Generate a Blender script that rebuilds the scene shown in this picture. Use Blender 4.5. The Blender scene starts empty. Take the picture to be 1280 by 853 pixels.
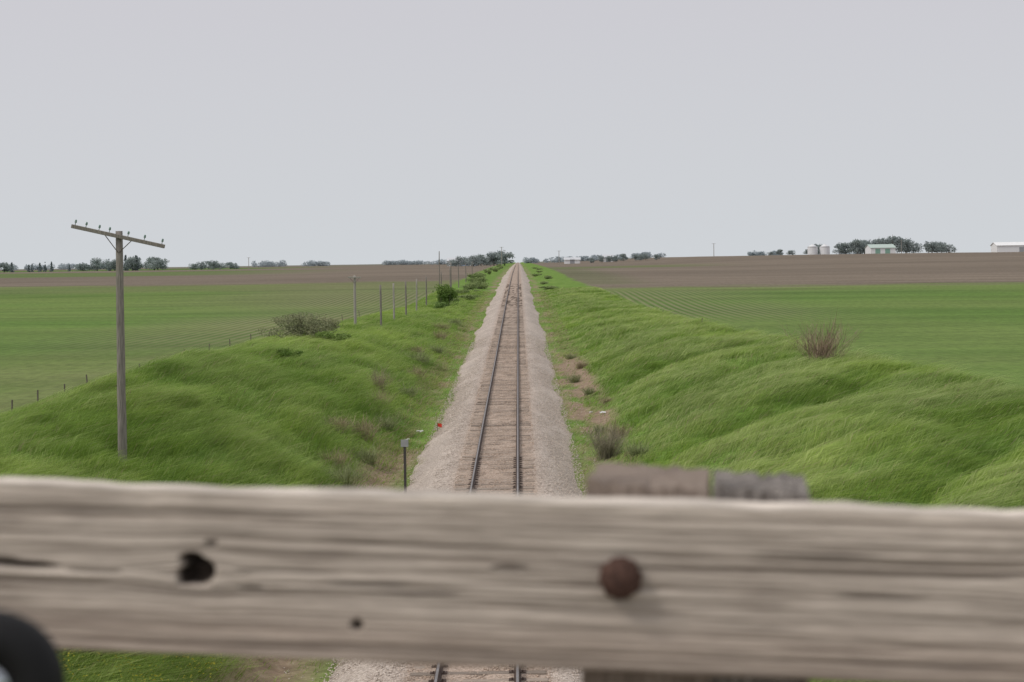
import bpy, math, numpy as np
from mathutils import Matrix, Vector
R=np.random.default_rng(7)
S=bpy.context.scene; COL=S.collection
CX,CZ=0.88,7.3
# ------------------------------------------------------------ helpers
def _h(ix,iy,s):
    n=(ix.astype(np.int64)*374761393+iy.astype(np.int64)*668265263+s*1274126177)&0x7fffffff
    n=((n^(n>>13))*1274126177)&0x7fffffff
    n=n^(n>>16)
    return (n&0xffff)/65535.0
def vn(x,y,s=0):
    x=np.asarray(x,float);y=np.asarray(y,float)
    x,y=np.broadcast_arrays(x,y)
    ix=np.floor(x);iy=np.floor(y);fx=x-ix;fy=y-iy
    fx=fx*fx*(3-2*fx);fy=fy*fy*(3-2*fy)
    a=_h(ix,iy,s);b=_h(ix+1,iy,s);c=_h(ix,iy+1,s);d=_h(ix+1,iy+1,s)
    return a+(b-a)*fx+(c-a)*fy+(a-b-c+d)*fx*fy
def fbm(x,y,s=0,o=3):
    t=0;a=.5;k=0
    for i in range(o):
        t=t+a*vn(np.asarray(x)*2**i,np.asarray(y)*2**i,s+i*17);k+=a;a*=.5
    return t/k
def ss(x,a,b):
    t=np.clip((np.asarray(x,float)-a)/(b-a),0,1);return t*t*(3-2*t)
LG=np.linspace(math.log(20),math.log(7000),600)
def table(ds,vs):
    v=np.interp(LG,np.log(ds),vs)
    k=np.exp(-np.linspace(-2,2,21)**2);k/=k.sum()
    vp=np.pad(v,10,mode='edge');v=np.convolve(vp,k,'valid')
    return lambda y:np.interp(np.log(np.maximum(y,20.)),LG,v)
zt=table([25,33,56,117,180,290,450,800,1500,3000],[-.5,-.4,0,.8,1.7,3,4.3,5.3,6.1,6.8])
zcR=table([30,59,81,132,202,290,450,800,1500,3000],[1.8,1.9,2.1,1.55,1.75,2.7,4.1,5.2,6.1,7.3])
xcR=table([30,59,81,132,202,400],[17.9,17.9,17.4,15.9,13.5,11])
zcL=table([30,51,60,70,85,103,148,235,300,450,800,1500,3000],[1.8,2.1,2.6,3.0,2.9,2.3,1.8,1.5,2.5,3.8,5.0,6.1,7.1])
xcL=table([30,59,103,148,235,400],[14.2,14.2,14.0,13.2,9.5,8.5])
zfL=table([30,50,100,150,235,300,450,800,1500,3000],[1.7,1.7,1.85,1.7,1.6,2.5,3.7,5.0,6.1,7.1])
def ribf(x,y):
    ax=np.abs(x)
    w=1.3*fbm(x/14.,y/15.,301,2)
    ph=(y-1.3*(ax-10))/9.0+w
    s=np.abs(np.sin(ph*math.pi*.5))
    return (1-(1-s)**2.2)-.65
def terrain(x,y):
    x=np.asarray(x,float);y=np.asarray(y,float);x,y=np.broadcast_arrays(x,y)
    t0=zt(y)
    ax=np.abs(x);r=x>0
    xc=np.where(r,xcR(y),xcL(y));zc=np.where(r,zcR(y),zcL(y));zf=np.where(r,zcR(y),zfL(y))
    toe=t0-.85
    t=np.clip((ax-4.3)/(xc-4.3),0,1)
    p=.42*t+.58*(1-(1-t)**2.2)
    z=toe+(zc-toe)*p
    z=np.where(ax>xc,zc+(zf-zc)*ss(ax,xc,xc+4.5),z)
    sl=ss(ax,4.2,7.5)*(1-ss(ax,xc+.5,xc+4))*(1-.5*ss(y,170,320))
    rs=ss(ax,4.5,8.0)*(1-.75*ss(ax,xc-5,xc+.5))*(1-ss(ax,xc+.5,xc+4))*(1-.5*ss(y,170,320))
    z=z+rs*ribf(x,y)*np.where(r,1.0,.5)+sl*((fbm(x/4.,y/4.,9,2)-.5)*.5+(vn(x/1.3,y/1.3,5)-.5)*.12)
    z=z+ss(ax,3.2,4.2)*(1-ss(ax,xc,xc+3))*(vn(x/.8,y/.8,15)-.5)*.08
    z=z+np.where(r,ss(x,20,150)*ss(y,450,1000)*3.7,0)
    z=z+ss(ax,25,80)*(fbm(x/60.,y/90.,21,2)-.5)*.5
    z=z-ss(y,4200,6500)*40
    return z
def TZ(x,y): return float(terrain(np.array([x]),np.array([y]))[0])
def npmesh(name,V,F,cols=None,smooth=False):
    V=np.ascontiguousarray(V,dtype=np.float32);F=np.ascontiguousarray(F,dtype=np.int32)
    m=bpy.data.meshes.new(name);n,k=F.shape
    m.vertices.add(len(V));m.vertices.foreach_set('co',V.ravel())
    m.loops.add(n*k);m.loops.foreach_set('vertex_index',F.ravel())
    m.polygons.add(n);m.polygons.foreach_set('loop_start',np.arange(0,n*k,k,dtype=np.int32))
    m.polygons.foreach_set('loop_total',np.full(n,k,dtype=np.int32))
    m.update(calc_edges=True)
    if smooth: m.polygons.foreach_set('use_smooth',np.ones(n,dtype=bool))
    if cols is not None:
        c=np.ones((len(V),4),dtype=np.float32);c[:,:3]=cols
        a=m.attributes.new('col','FLOAT_COLOR','POINT');a.data.foreach_set('color',c.ravel())
    m.validate();return m
def addf(m,name,v):
    a=m.attributes.new(name,'FLOAT','POINT');a.data.foreach_set('value',np.ascontiguousarray(v,dtype=np.float32).ravel())
def ob(name,mesh,mat=None,parent=None,label=None,cat=None,kind=None,group=None,loc=None):
    o=bpy.data.objects.new(name,mesh);COL.objects.link(o)
    if mat is not None and mesh is not None and len(mesh.materials)==0: mesh.materials.append(mat)
    if parent: o.parent=parent
    if loc is not None:o.location=loc
    if label:o['label']=label
    if cat:o['category']=cat
    if kind:o['kind']=kind
    if group:o['group']=group
    return o
def grid_faces(nu,nv):
    i=np.arange(nu-1)[:,None]*nv+np.arange(nv-1)[None,:]
    i=i.ravel();return np.stack([i,i+nv,i+nv+1,i+1],1)
class MB:
    def __init__(s):s.v=[];s.f=[];s.n=0
    def add(s,v,f):
        v=np.asarray(v,float);s.v.append(v)
        for q in f:s.f.append([i+s.n for i in q])
        s.n+=len(v)
    def box(s,c,d,M=None,bev=0.):
        x,y,z=[a/2 for a in d]
        b=min(bev,x*.9,y*.9,z*.9)
        if b<=0:
            v=[(sx*x,sy*y,sz*z) for sx in(-1,1) for sy in(-1,1) for sz in(-1,1)]
            f=[(0,1,3,2),(4,6,7,5),(0,4,5,1),(2,3,7,6),(0,2,6,4),(1,5,7,3)]
        else:
            v=[];f=[]
            import itertools
            idx={}
            for sx,sy,sz in itertools.product((-1,1),repeat=3):
                for a in range(3):
                    p=[sx*(x-b),sy*(y-b),sz*(z-b)];e=[x,y,z];p[a]=(sx,sy,sz)[a]*e[a]
                    idx[(sx,sy,sz,a)]=len(v);v.append(p)
            g=(-1,1)
            for a in range(3):
                o1,o2=[k for k in range(3) if k!=a]
                for sa in g:
                    q=[]
                    for s1,s2 in((-1,-1),(1,-1),(1,1),(-1,1)):
                        k=[0,0,0];k[a]=sa;k[o1]=s1;k[o2]=s2;q.append(idx[(*k,a)])
                    if (sa>0)!=(a!=1): q=q[::-1]
                    f.append(q)
            for a in range(3):
                o1,o2=[k for k in range(3) if k!=a]
                for s1 in g:
                    for s2 in g:
                        k0=[0,0,0];k0[o1]=s1;k0[o2]=s2;k0[a]=-1;k1=list(k0);k1[a]=1
                        f.append([idx[(*k0,o1)],idx[(*k1,o1)],idx[(*k1,o2)],idx[(*k0,o2)]])
            for sx,sy,sz in itertools.product(g,repeat=3):
                f.append([idx[(sx,sy,sz,a)] for a in range(3)])
        v=np.array(v,float)
        if M is not None:v=v@np.array(M.to_3x3()).T
        s.add(v+np.array(c),f)
    def tube(s,pts,rad,n=10,cap=True):
        pts=[Vector(p) for p in pts];base=s.n;V=[];F=[]
        for i,p in enumerate(pts):
            d=(pts[min(i+1,len(pts)-1)]-pts[max(i-1,0)]).normalized()
            a=d.cross(Vector((0,0,1)) if abs(d.z)<.9 else Vector((0,1,0))).normalized();b=d.cross(a)
            for k in range(n):
                t=2*math.pi*k/n;V.append(tuple(p+(a*math.cos(t)+b*math.sin(t))*rad[i]))
        for i in range(len(pts)-1):
            for k in range(n):
                F.append((i*n+k,i*n+(k+1)%n,(i+1)*n+(k+1)%n,(i+1)*n+k))
        if cap:F.append(tuple(range(n)));F.append(tuple((len(pts)-1)*n+k for k in range(n))[::-1])
        s.add(V,F)
    def mesh(s,name,smooth=False):
        m=bpy.data.meshes.new(name);V=np.concatenate(s.v)
        m.from_pydata([tuple(p) for p in V],[],s.f);m.update()
        import bmesh
        bm=bmesh.new();bm.from_mesh(m);bmesh.ops.recalc_face_normals(bm,faces=bm.faces);bm.to_mesh(m);bm.free()
        if smooth:
            for p in m.polygons:p.use_smooth=True
        return m
# ------------------------------------------------------------ materials
class NT:
    def __init__(s,name,rough=.8,spec=.3):
        s.m=bpy.data.materials.new(name);s.m.use_nodes=True;s.t=s.m.node_tree;s.b=s.t.nodes['Principled BSDF']
        s.b.inputs['Roughness'].default_value=rough;s.b.inputs['Specular IOR Level'].default_value=spec
    def n(s,ty,**k):
        q=s.t.nodes.new(ty)
        for a,v in k.items():setattr(q,a,v)
        return q
    def l(s,a,b):s.t.links.new(a,b)
    def attr(s,nm):return s.n('ShaderNodeAttribute',attribute_name=nm)
    def pos(s):return s.n('ShaderNodeNewGeometry').outputs['Position']
    def objc(s):return s.n('ShaderNodeTexCoord').outputs['Object']
    def mapv(s,v,sc):
        q=s.n('ShaderNodeMapping');q.inputs['Scale'].default_value=sc;s.l(v,q.inputs['Vector']);return q.outputs[0]
    def noise(s,v,sc,det=4,rough=.55):
        q=s.n('ShaderNodeTexNoise');q.inputs['Scale'].default_value=sc;q.inputs['Detail'].default_value=det;q.inputs['Roughness'].default_value=rough
        if v is not None:s.l(v,q.inputs['Vector'])
        return q.outputs['Fac']
    def vor(s,v,sc,feature='F1'):
        q=s.n('ShaderNodeTexVoronoi',feature=feature);q.inputs['Scale'].default_value=sc;s.l(v,q.inputs['Vector']);return q
    def ramp(s,f,st):
        q=s.n('ShaderNodeValToRGB');e=q.color_ramp.elements
        while len(e)<len(st):e.new(.5)
        for i,(p,c) in enumerate(st):
            e[i].position=p;e[i].color=(c if len(c)==4 else (*c,1)) if not isinstance(c,(int,float)) else (c,c,c,1)
        s.l(f,q.inputs[0]);return q.outputs[0]
    def math(s,op,a,b=None,clamp=False):
        q=s.n('ShaderNodeMath',operation=op,use_clamp=clamp)
        for i,v in enumerate((a,b)):
            if v is None:continue
            if isinstance(v,(int,float)):q.inputs[i].default_value=v
            else:s.l(v,q.inputs[i])
        return q.outputs[0]
    def mix(s,f,a,b,mode='MIX'):
        q=s.n('ShaderNodeMix',data_type='RGBA',blend_type=mode)
        for i,v in ((0,f),(6,a),(7,b)):
            if isinstance(v,(int,float)):q.inputs[i].default_value=v
            elif isinstance(v,tuple):q.inputs[i].default_value=(*v,1)
            else:s.l(v,q.inputs[i])
        return q.outputs[2]
    def bump(s,h,st,dist):
        q=s.n('ShaderNodeBump');q.inputs['Strength'].default_value=st;q.inputs['Distance'].default_value=dist
        s.l(h,q.inputs['Height']);s.l(q.outputs[0],s.b.inputs['Normal'])
    def col(s,c):
        if isinstance(c,tuple):s.b.inputs['Base Color'].default_value=(*c,1)
        else:s.l(c,s.b.inputs['Base Color'])
def simple(name,c,rough=.8,var=.25,scale=6,spec=.3,metal=0,stretch=(1,1,1)):
    k=NT(name,rough,spec);f=k.noise(k.mapv(k.objc(),stretch),scale,5)
    k.col(k.ramp(f,[(.3,tuple(a*(1-var) for a in c)),(.7,tuple(min(1,a*(1+var)) for a in c))]))
    k.b.inputs['Metallic'].default_value=metal
    k.bump(f,.3,.01);return k.m
def leafmat(name,trans=.3,var=.15):
    k=NT(name,.65,.25);a=k.attr('col').outputs['Color']
    f=k.noise(k.pos(),1.3,2)
    c=k.mix(1.0,a,k.ramp(f,[(.3,1-var),(.7,1+var)]),'MULTIPLY');k.col(c)
    tr=k.n('ShaderNodeBsdfTranslucent');k.l(c,tr.inputs[0])
    mx=k.n('ShaderNodeMixShader');mx.inputs[0].default_value=trans
    k.l(k.b.outputs[0],mx.inputs[1]);k.l(tr.outputs[0],mx.inputs[2])
    k.l(mx.outputs[0],k.t.nodes['Material Output'].inputs[0]);return k.m
M_leaf=leafmat('leaf_material');M_twig=leafmat('twig_material',.0)
M_grass=leafmat('grass_material',.48,.12)
# ------------------------------------------------------------ ground
xs=np.concatenate([np.arange(0,24,.32),24*(3200/24.)**np.linspace(0,1,75)])
xs=np.concatenate([-xs[:0:-1],xs])
ys=np.concatenate([np.linspace(-60,24,25),np.arange(26,120,.5),120*(7000/120.)**np.linspace(0,1,260)])
X,Y=np.meshgrid(xs,ys,indexing='ij')
Z=terrain(X,Y)
gm=npmesh('ground',np.stack([X,Y,Z],-1).reshape(-1,3),grid_faces(len(xs),len(ys)),smooth=True)
AX=np.abs(X);XC=np.where(X>0,xcR(Y),xcL(Y))
edge=(fbm(X/5,Y/5,31,2)-.5)*2.4
field=ss(AX+edge,XC+np.where(X>0,.6,3.2),XC+np.where(X>0,2.0,4.6))
dirt=np.clip(1-np.abs(AX-3.9)/1.3,0,1)*ss(fbm(X/1.6,Y/6,41,3),.42,.62)
brk=ss(fbm(X/1.2,Y/4,44,3),.32,.52)
dirt+=np.where(X>0,np.clip(1-np.abs(X-4.4)/1.6,0,1)*ss(Y,76,86)*(1-ss(Y,118,140))*1.9*brk,0)
dirt+=np.where(X>0,np.clip(1-np.abs(X-4.6)/1.8,0,1)*(1-ss(Y,55,66))*1.0,0)
dirt+=np.where(X<0,np.clip(1-np.abs(X+4.4)/1.5,0,1)*(1-ss(Y,58,78))*1.3,0)
green=np.array([.095,.178,.032]);g2=np.array([.140,.205,.052]);brown=np.array([.185,.152,.118])
n1=fbm(X/50,Y/40,51,3)
n1=ss(n1,.3,.7)[...,None]
base=green*(1-n1)+g2*n1
yb=np.where(X>0,300.+(fbm(X/50,Y*0,61,2)-.5)*16,392+(fbm(X/60,Y*0,62,2)-.5)*26)
br=ss(Y+(fbm(X/7,Y/9,66,2)-.5)*24,yb-14,yb+10)
bc=brown*(.82+.36*fbm(X/200,Y/60,63,3)[...,None])
base=base*(1-br[...,None])+bc*br[...,None]
def band(mask,c):
    global base
    base=base*(1-mask[...,None])+np.array(c)*mask[...,None]
L=(X<0)
band(np.where(L,ss(Y,600,640)*(1-ss(Y,800,880))*ss(-X,55,140)*.8,0),[.10,.16,.04])
band(np.where(L,ss(Y,1050,1080)*(1-ss(Y,1300,1400))*ss(-X,100,200),0),[.10,.16,.04])
band(np.where(L,ss(Y,310,340)*(1-ss(Y,380,410))*.5,0),[.155,.165,.075])
band(np.where(L,(1-ss(AX,XC+5,XC+26))*(1-ss(Y,170,290))*.6*fbm(X/6,Y/10,64,2),0),[.20,.175,.10])
band(np.where(L,(1-ss(AX,35,60))*ss(Y,200,300)*(1-ss(Y,392,400))*.5,0),[.175,.165,.095])
band(np.where(~L,ss(Y,215,295)*(1-ss(Y,300,305))*.3*(1-ss(X,30,90)),0),[.175,.165,.095])
band(ss(Y,1700,1800)*.6,[.17,.19,.15])
band(np.where(~L,ss(Y,620,640)*(1-ss(Y,700,760))*(1-ss(X,50,90))*.6,0),[.10,.15,.04])
band(np.where(~L,(1-ss(X,18,30))*ss(Y,310,330)*(1-ss(Y,600,700))*.35,0),[.08,.13,.03])
a=gm.attributes.new('col','FLOAT_COLOR','POINT');c=np.ones((X.size,4),dtype=np.float32);c[:,:3]=base.reshape(-1,3);a.data.foreach_set('color',c.ravel())
addf(gm,'field',field);addf(gm,'dirt',np.clip(dirt,0,1))
rows=np.where(L,ss(Y,110,150)*(1-ss(Y,260,330))*(1-ss(AX,24,42)),ss(Y,150,185)*(1-ss(Y,255,290))*(1-ss(AX,24,40)))*.62
rows=rows*(.4+1.1*fbm(X/9,Y/25,65,2))+.05*(1-ss(Y,120,240))
addf(gm,'rows',np.clip(rows,0,1))
k=NT('ground_material',.95,.1)
P=k.pos()
gn=k.noise(P,.55,6,.6);gf=k.noise(P,5,5,.7)
grass=k.ramp(gn,[(.3,(.10,.18,.03)),(.55,(.15,.25,.048)),(.75,(.22,.30,.075))])
grass=k.mix(.6,grass,k.ramp(gf,[(.3,.5),(.7,1.5)]),'MULTIPLY')
dcol=k.ramp(k.noise(P,2.5,6,.7),[(.3,(.18,.13,.09)),(.55,(.30,.225,.16)),(.8,(.46,.37,.28))])
c1=k.mix(k.attr('dirt').outputs['Fac'],grass,dcol)
fb=k.attr('col').outputs['Color']
fn=k.noise(k.mapv(P,(.02,.12,1)),1.,6,.65)
fb=k.mix(1.,fb,k.ramp(fn,[(.3,.80),(.7,1.2)]),'MULTIPLY')
ff=k.noise(k.mapv(P,(1.,.5,1)),1.6,5,.75)
fb=k.mix(1.,fb,k.ramp(ff,[(.3,.72),(.7,1.28)]),'MULTIPLY')
sx=k.n('ShaderNodeSeparateXYZ');k.l(P,sx.inputs[0])
wob=k.math('MULTIPLY',k.noise(P,.008,0),3.)
w=k.math('SINE',k.math('MULTIPLY',k.math('ADD',sx.outputs[0],wob),2*math.pi/1.0))
w=k.math('MULTIPLY',k.math('ADD',w,1.0),.5)
ra=k.attr('rows').outputs['Fac']
fb=k.mix(k.math('MULTIPLY',k.math('MULTIPLY',w,ra),.85),fb,(.27,.23,.155))
w2=k.math('SUBTRACT',1.,w)
fb=k.mix(k.math('MULTIPLY',k.math('MULTIPLY',w2,ra),.6),fb,(.05,.10,.018))
k.col(k.mix(k.attr('field').outputs['Fac'],c1,fb))
k.bump(gf,.6,.08)
ground=ob('ground',gm,k.m,kind='structure',label='rolling farmland with green and bare brown fields',cat='ground')
# ------------------------------------------------------------ ballast bed
prof=[(-3.35,-1.0),(-2.8,-.68),(-2.2,-.37),(-1.75,-.21),(-1.45,-.175),(-.9,-.165),(-.3,-.165),(.3,-.165),(.9,-.165),(1.45,-.175),(1.75,-.21),(2.2,-.37),(2.8,-.68),(3.35,-1.0)]
pf=[]
for (x0,z0),(x1,z1) in zip(prof[:-1],prof[1:]):
    for t in (0,.5):pf.append((x0+(x1-x0)*t,z0+(z1-z0)*t))
pf.append(prof[-1]);pf=np.array(pf)
yb_=ys[ys>-61];BX=np.repeat(pf[:,0][:,None],len(yb_),1);BY=np.repeat(yb_[None,:],len(pf),0)
wv=np.where(np.abs(BX)>1.9,((fbm(np.sign(BX)*9,BY/12,71,2)-.5)*.8+(vn(np.sign(BX)*5,BY/1.2,75)-.5)*.18)*np.sign(BX)*((np.abs(BX)-1.9)/1.2),0)
near=1-ss(BY,300,500)
BZ=zt(BY)+pf[:,1][:,None]-.012+np.where(np.abs(BX)>1.5,(vn(BX/.35,BY/.6,73)-.5)*.05,(vn(BX/.3,BY/.5,74)-.5)*.035)*near
bm_=npmesh('ballast',np.stack([BX+wv,BY,BZ],-1).reshape(-1,3),grid_faces(len(pf),len(yb_)),smooth=True)
addf(bm_,'mid',(1-ss(np.abs(BX),1.1,1.8)))
k=NT('ballast_material',.95,.15);P=k.pos()
v=k.vor(P,22);cr=k.n('ShaderNodeSeparateColor');k.l(v.outputs['Color'],cr.inputs[0])
st=k.ramp(cr.outputs[0],[(0,(.36,.30,.255)),(.35,(.47,.40,.35)),(.7,(.55,.475,.415)),(1,(.66,.59,.53))])
dk=k.ramp(v.outputs['Distance'],[(.0,1.05),(.45,.97),(.75,.68)])
st=k.mix(1.,st,dk,'MULTIPLY')
big=k.noise(k.mapv(P,(1,.25,1)),.8,5,.6)
st=k.mix(1.,st,k.ramp(big,[(.3,.84),(.7,1.12)]),'MULTIPLY')
st=k.mix(k.math('MULTIPLY',k.attr('mid').outputs['Fac'],.8),st,k.mix(1.,st,(.86,.77,.70),'MULTIPLY'))
k.col(st);k.bump(v.outputs['Distance'],.4,-.02)
ob('gravel_bed',bm_,k.m,kind='structure',label='pale crushed-stone ballast bed under the railway track',cat='ballast')
def stones(n,y0,y1,name,szr=(.013,.028)):
    u=R.random(n);y=y0*(y1/y0)**u;x=R.uniform(-3.2,3.2,n)
    x=np.where(R.random(n)<.12,x*1.35,x)
    z=zt(y)+np.interp(np.abs(x),[0,1.45,1.75,2.2,2.8,3.35,4.5],[-.17,-.18,-.21,-.37,-.68,-.85,-.84])
    T=np.array([[1,0,0],[-1,0,0],[0,1,0],[0,-1,0],[0,0,1],[0,0,-1]],float)
    F=np.array([[0,2,4],[2,1,4],[1,3,4],[3,0,4],[2,0,5],[1,2,5],[3,1,5],[0,3,5]])
    s=R.uniform(*szr,n)*(1+y/220)
    a=R.random(n)*6.28
    J=T[None]*R.uniform(.6,1.2,(n,6,1))+R.uniform(-.25,.25,(n,6,3));J[:,:,2]*=.75
    ca,sa=np.cos(a)[:,None],np.sin(a)[:,None]
    jx=J[:,:,0]*ca-J[:,:,1]*sa;jy=J[:,:,0]*sa+J[:,:,1]*ca
    V=np.stack([x[:,None]+jx*s[:,None],y[:,None]+jy*s[:,None],z[:,None]+J[:,:,2]*s[:,None]],-1).reshape(-1,3)
    FF=(F[None]+np.arange(n)[:,None,None]*6).reshape(-1,3)
    g=R.uniform(.44,.68,n);mid=(np.abs(x)<1.4)
    c=np.stack([g,g*.87,g*.77],1);c[mid]*=np.array([.86,.78,.71]);c=np.repeat(c,6,0)
    return npmesh(name,V,FF,c)
k=NT('stone_material',.95,.15);k.col(k.attr('col').outputs['Color'])
ob('gravel',stones(60000,29,150,'gravel'),k.m,kind='stuff',label='loose pale grey crushed stone on the track bed',cat='gravel')
# ------------------------------------------------------------ rails
hp=[(-.07,-.17),(.07,-.17),(.07,-.158),(.012,-.135),(.012,-.045),(.036,-.035),(.036,-.006),(.024,0),(-.024,0),(-.036,-.006),(-.036,-.035),(-.012,-.045),(-.012,-.135),(-.07,-.158)]
hp=np.array(hp);ry=ys[(ys<3500)];npf=len(hp)
M_rs=simple('rail_rust_material',(.07,.045,.035),.75,.35,9)
k=NT('rail_top_material',.42,.5);k.b.inputs['Metallic'].default_value=.7;k.col(k.ramp(k.noise(k.pos(),3,4),[(.3,(.18,.16,.155)),(.7,(.32,.30,.29))]));M_rt=k.m
for sx_ in(-1,1):
    cx=sx_*.755
    V=np.stack([np.repeat((hp[:,0]+cx)[None],len(ry),0),np.repeat(ry[:,None],npf,1),zt(ry)[:,None]+hp[:,1][None]],-1).reshape(-1,3)
    i=np.arange(len(ry)-1)[:,None]*npf;j=np.arange(npf)[None];j2=(j+1)%npf
    F=np.stack([i+j,i+j2,i+npf+j2,i+npf+j],-1).reshape(-1,4)
    m=npmesh('rail',V,F);m.materials.append(M_rs);m.materials.append(M_rt)
    mi=np.tile((np.arange(npf)==7).astype(np.int32),len(ry)-1);m.polygons.foreach_set('material_index',mi)
    ob('rail',m,label='long rusty steel rail with polished running surface',cat='rail',group='rails of the railway track')
# ------------------------------------------------------------ ties
k=NT('tie_material',.95,.1);f=k.noise(k.mapv(k.objc(),(1,8,8)),3,6,.7)
oi=k.n('ShaderNodeObjectInfo').outputs['Random']
tc=k.ramp(f,[(.3,(.20,.16,.13)),(.55,(.31,.26,.22)),(.75,(.42,.36,.31))])
k.col(k.mix(1.,tc,k.ramp(oi,[(0,.7),(1,1.2)]),'MULTIPLY'));k.bump(f,.7,.01);M_tie=k.m
mb=MB();mb.box((0,0,-.09),(2.6,.22,.18),bev=.012);tiem=mb.mesh('railroad_tie');tiem.materials.append(M_tie)
mb=MB()
mb.box((0,0,.004),(.33,.18,.016),bev=.003)
for a_ in(-.1,.1):
    for b_ in(-.05,.05):mb.box((a_,b_,.018),(.03,.022,.02),bev=.004)
platem=mb.mesh('tie_plate');platem.materials.append(M_rs)
ty=np.arange(29.2,330,.56);cnt=0;rest=[]
for y in ty:
    far=float(ss(y,150,300))
    z=float(zt(y))-.170-.006*far;rz=R.normal(0,.012);dx=R.normal(0,.03)
    hidden=(36.5<y<53.5)
    if hidden or cnt>=298:
        rest.append((dx,y,z,rz));continue
    o=bpy.data.objects.new('railroad_tie',tiem);COL.objects.link(o)
    o.location=(dx,y,z+R.normal(0,.011)*(1-.7*far));o.rotation_euler=(0,R.normal(0,.006)*(1-far),rz);cnt+=1
    o['label']='weathered brown wooden railroad tie bedded in gravel';o['category']='railroad tie';o['group']='wooden ties under the rails'
    if y<66:
        for s_ in(-.755,.755):
            p=bpy.data.objects.new('tie_plate',platem);COL.objects.link(p);p.parent=o;p.location=(s_-dx,0,0.002)
mb=MB()
for dx,y,z,rz in rest: mb.box((dx,y,z-.09),(2.6,.22,.18),Matrix.Rotation(rz,3,'Z'))
ob('railroad_ties',mb.mesh('railroad_ties'),M_tie,kind='stuff',label='run of weathered wooden ties along the track',cat='railroad ties')
# ------------------------------------------------------------ blades
def blades(P,D,B,Ln,W,C,tipc=None):
    n=len(P);a=R.random(n)*6.283
    r=np.stack([np.cos(a),np.sin(a),np.zeros(n)],1)*W[:,None]*.5
    m=P+D*(Ln*.5)[:,None]+B*(Ln*.25)[:,None];t=P+D*Ln[:,None]+B*Ln[:,None]
    V=np.stack([P-r,P+r,m+r*.8,m-r*.8,t],1).reshape(-1,3)
    o=np.arange(n)[:,None]*5
    F=np.concatenate([o+np.array([[0,1,2]]),o+np.array([[0,2,3]]),o+np.array([[3,2,4]])],1).reshape(-1,3)
    tc_=C if tipc is None else tipc
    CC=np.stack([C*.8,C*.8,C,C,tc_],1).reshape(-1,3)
    return V,F,CC
def grassfield(n,y0,y1,pw):
    u=R.random(n);q=1-pw
    y=(y0**q+u*(y1**q-y0**q))**(1/q)
    side=np.where(R.random(n)<.5,1,-1)
    xc=np.where(side>0,xcR(y)+1.6,xcL(y)+4.2)
    ax=4.1+(xc-4.1)*R.random(n)
    ax=np.where(R.random(n)<.10,2.8+R.random(n)*1.7,ax)
    x=ax*side
    keep=(np.abs(x-CX)<.305*y+1.2)
    brk=ss(fbm(x/1.2,y/4,44,3),.32,.52)
    dr=np.where(side>0,np.clip(1-np.abs(x-4.4)/1.6,0,1)*np.clip(ss(y,76,86)*(1-ss(y,118,140))*brk+(1-ss(y,55,66)),0,1)*1.5,np.clip(1-np.abs(x+4.3)/1.4,0,1)*(1-ss(y,58,78)))
    keep&=R.random(n)>np.clip(dr,0,1)*.93
    keep&=R.random(n)<(.3+.7*ss(ax,3.2,5.0))
    clump=fbm(x/.7,y/1.1,77,2)
    keep&=R.random(n)<(.40+1.1*np.clip(clump-.2,0,1))
    x=x[keep];y=y[keep];clump=clump[keep];n=len(x)
    z=terrain(x,y)-.03
    tuft=fbm(x/1.1,y/1.8,81,2);big=fbm(x/5,y/9,83,3);rib=ribf(x,y)
    lx=vn(x/1.3,y/1.8,88)-.5;ly=vn(x/1.3,y/1.8,89)-.5
    wind=np.stack([1.05+.7*(vn(x/4,y/5,85)-.4),.1-1.0*(vn(x/5,y/6,86)-.4),np.full(n,-.46)],1)
    D=np.stack([R.normal(0,.12,n)+lx*.5,R.normal(0,.12,n)+ly*.5,np.ones(n)],1);D/=np.linalg.norm(D,axis=1)[:,None]
    B=wind*R.uniform(.7,1.2,n)[:,None]
    tall=(R.random(n)<.10)
    Ln=(.36+.80*tuft*(.5+1.0*clump)*R.uniform(.6,1.3,n)+.25*tall)*(.40+.60*ss(np.abs(x),4,7.5))*(1-.35*ss(y,120,250))
    W=(.0085+.00024*y*R.uniform(.7,1.4,n))
    dk=np.array([.17,.285,.045]);lt=np.array([.37,.50,.105]);ye=np.array([.62,.66,.33])
    t=np.clip((big-.3)*1.4+(clump-.5)*.6+R.normal(0,.16,n),0,1)[:,None]
    C=dk*(1-t)+lt*t
    yy=(ss(rib+(vn(x/2,y/2,87)-.5)*.6,-.05,.4)*.42*R.random(n)*np.where(x>0,1.3,.6)+tall*.25)[:,None]
    C=C*(1-yy)+ye*yy
    dry=(R.random(n)<.03+.30*(np.abs(x)<5.2))[:,None]
    C=np.where(dry,np.array([.48,.40,.25])*R.uniform(.6,1.1,(n,1)),C)
    C=C*R.uniform(.80,1.2,(n,1))
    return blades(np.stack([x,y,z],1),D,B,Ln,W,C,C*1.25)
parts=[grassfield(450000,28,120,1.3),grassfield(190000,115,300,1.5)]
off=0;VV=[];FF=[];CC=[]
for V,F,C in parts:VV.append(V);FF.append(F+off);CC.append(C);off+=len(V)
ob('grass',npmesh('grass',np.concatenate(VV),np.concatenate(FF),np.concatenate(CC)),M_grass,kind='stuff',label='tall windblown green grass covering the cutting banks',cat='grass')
n=5500;x=R.uniform(-10.5,-5.0,n);y=R.uniform(29.5,37.5,n);kp=fbm(x/.8,y/.8,91,2)>.40;x=x[kp];y=y[kp];n=len(x)
z=terrain(x,y)+R.uniform(.3,.7,n)
T=np.array([[1,0,0],[-.5,.87,0],[-.5,-.87,0],[0,0,.6]])*.022
A=R.normal(size=(n,3,3))*.35+np.eye(3)
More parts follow.
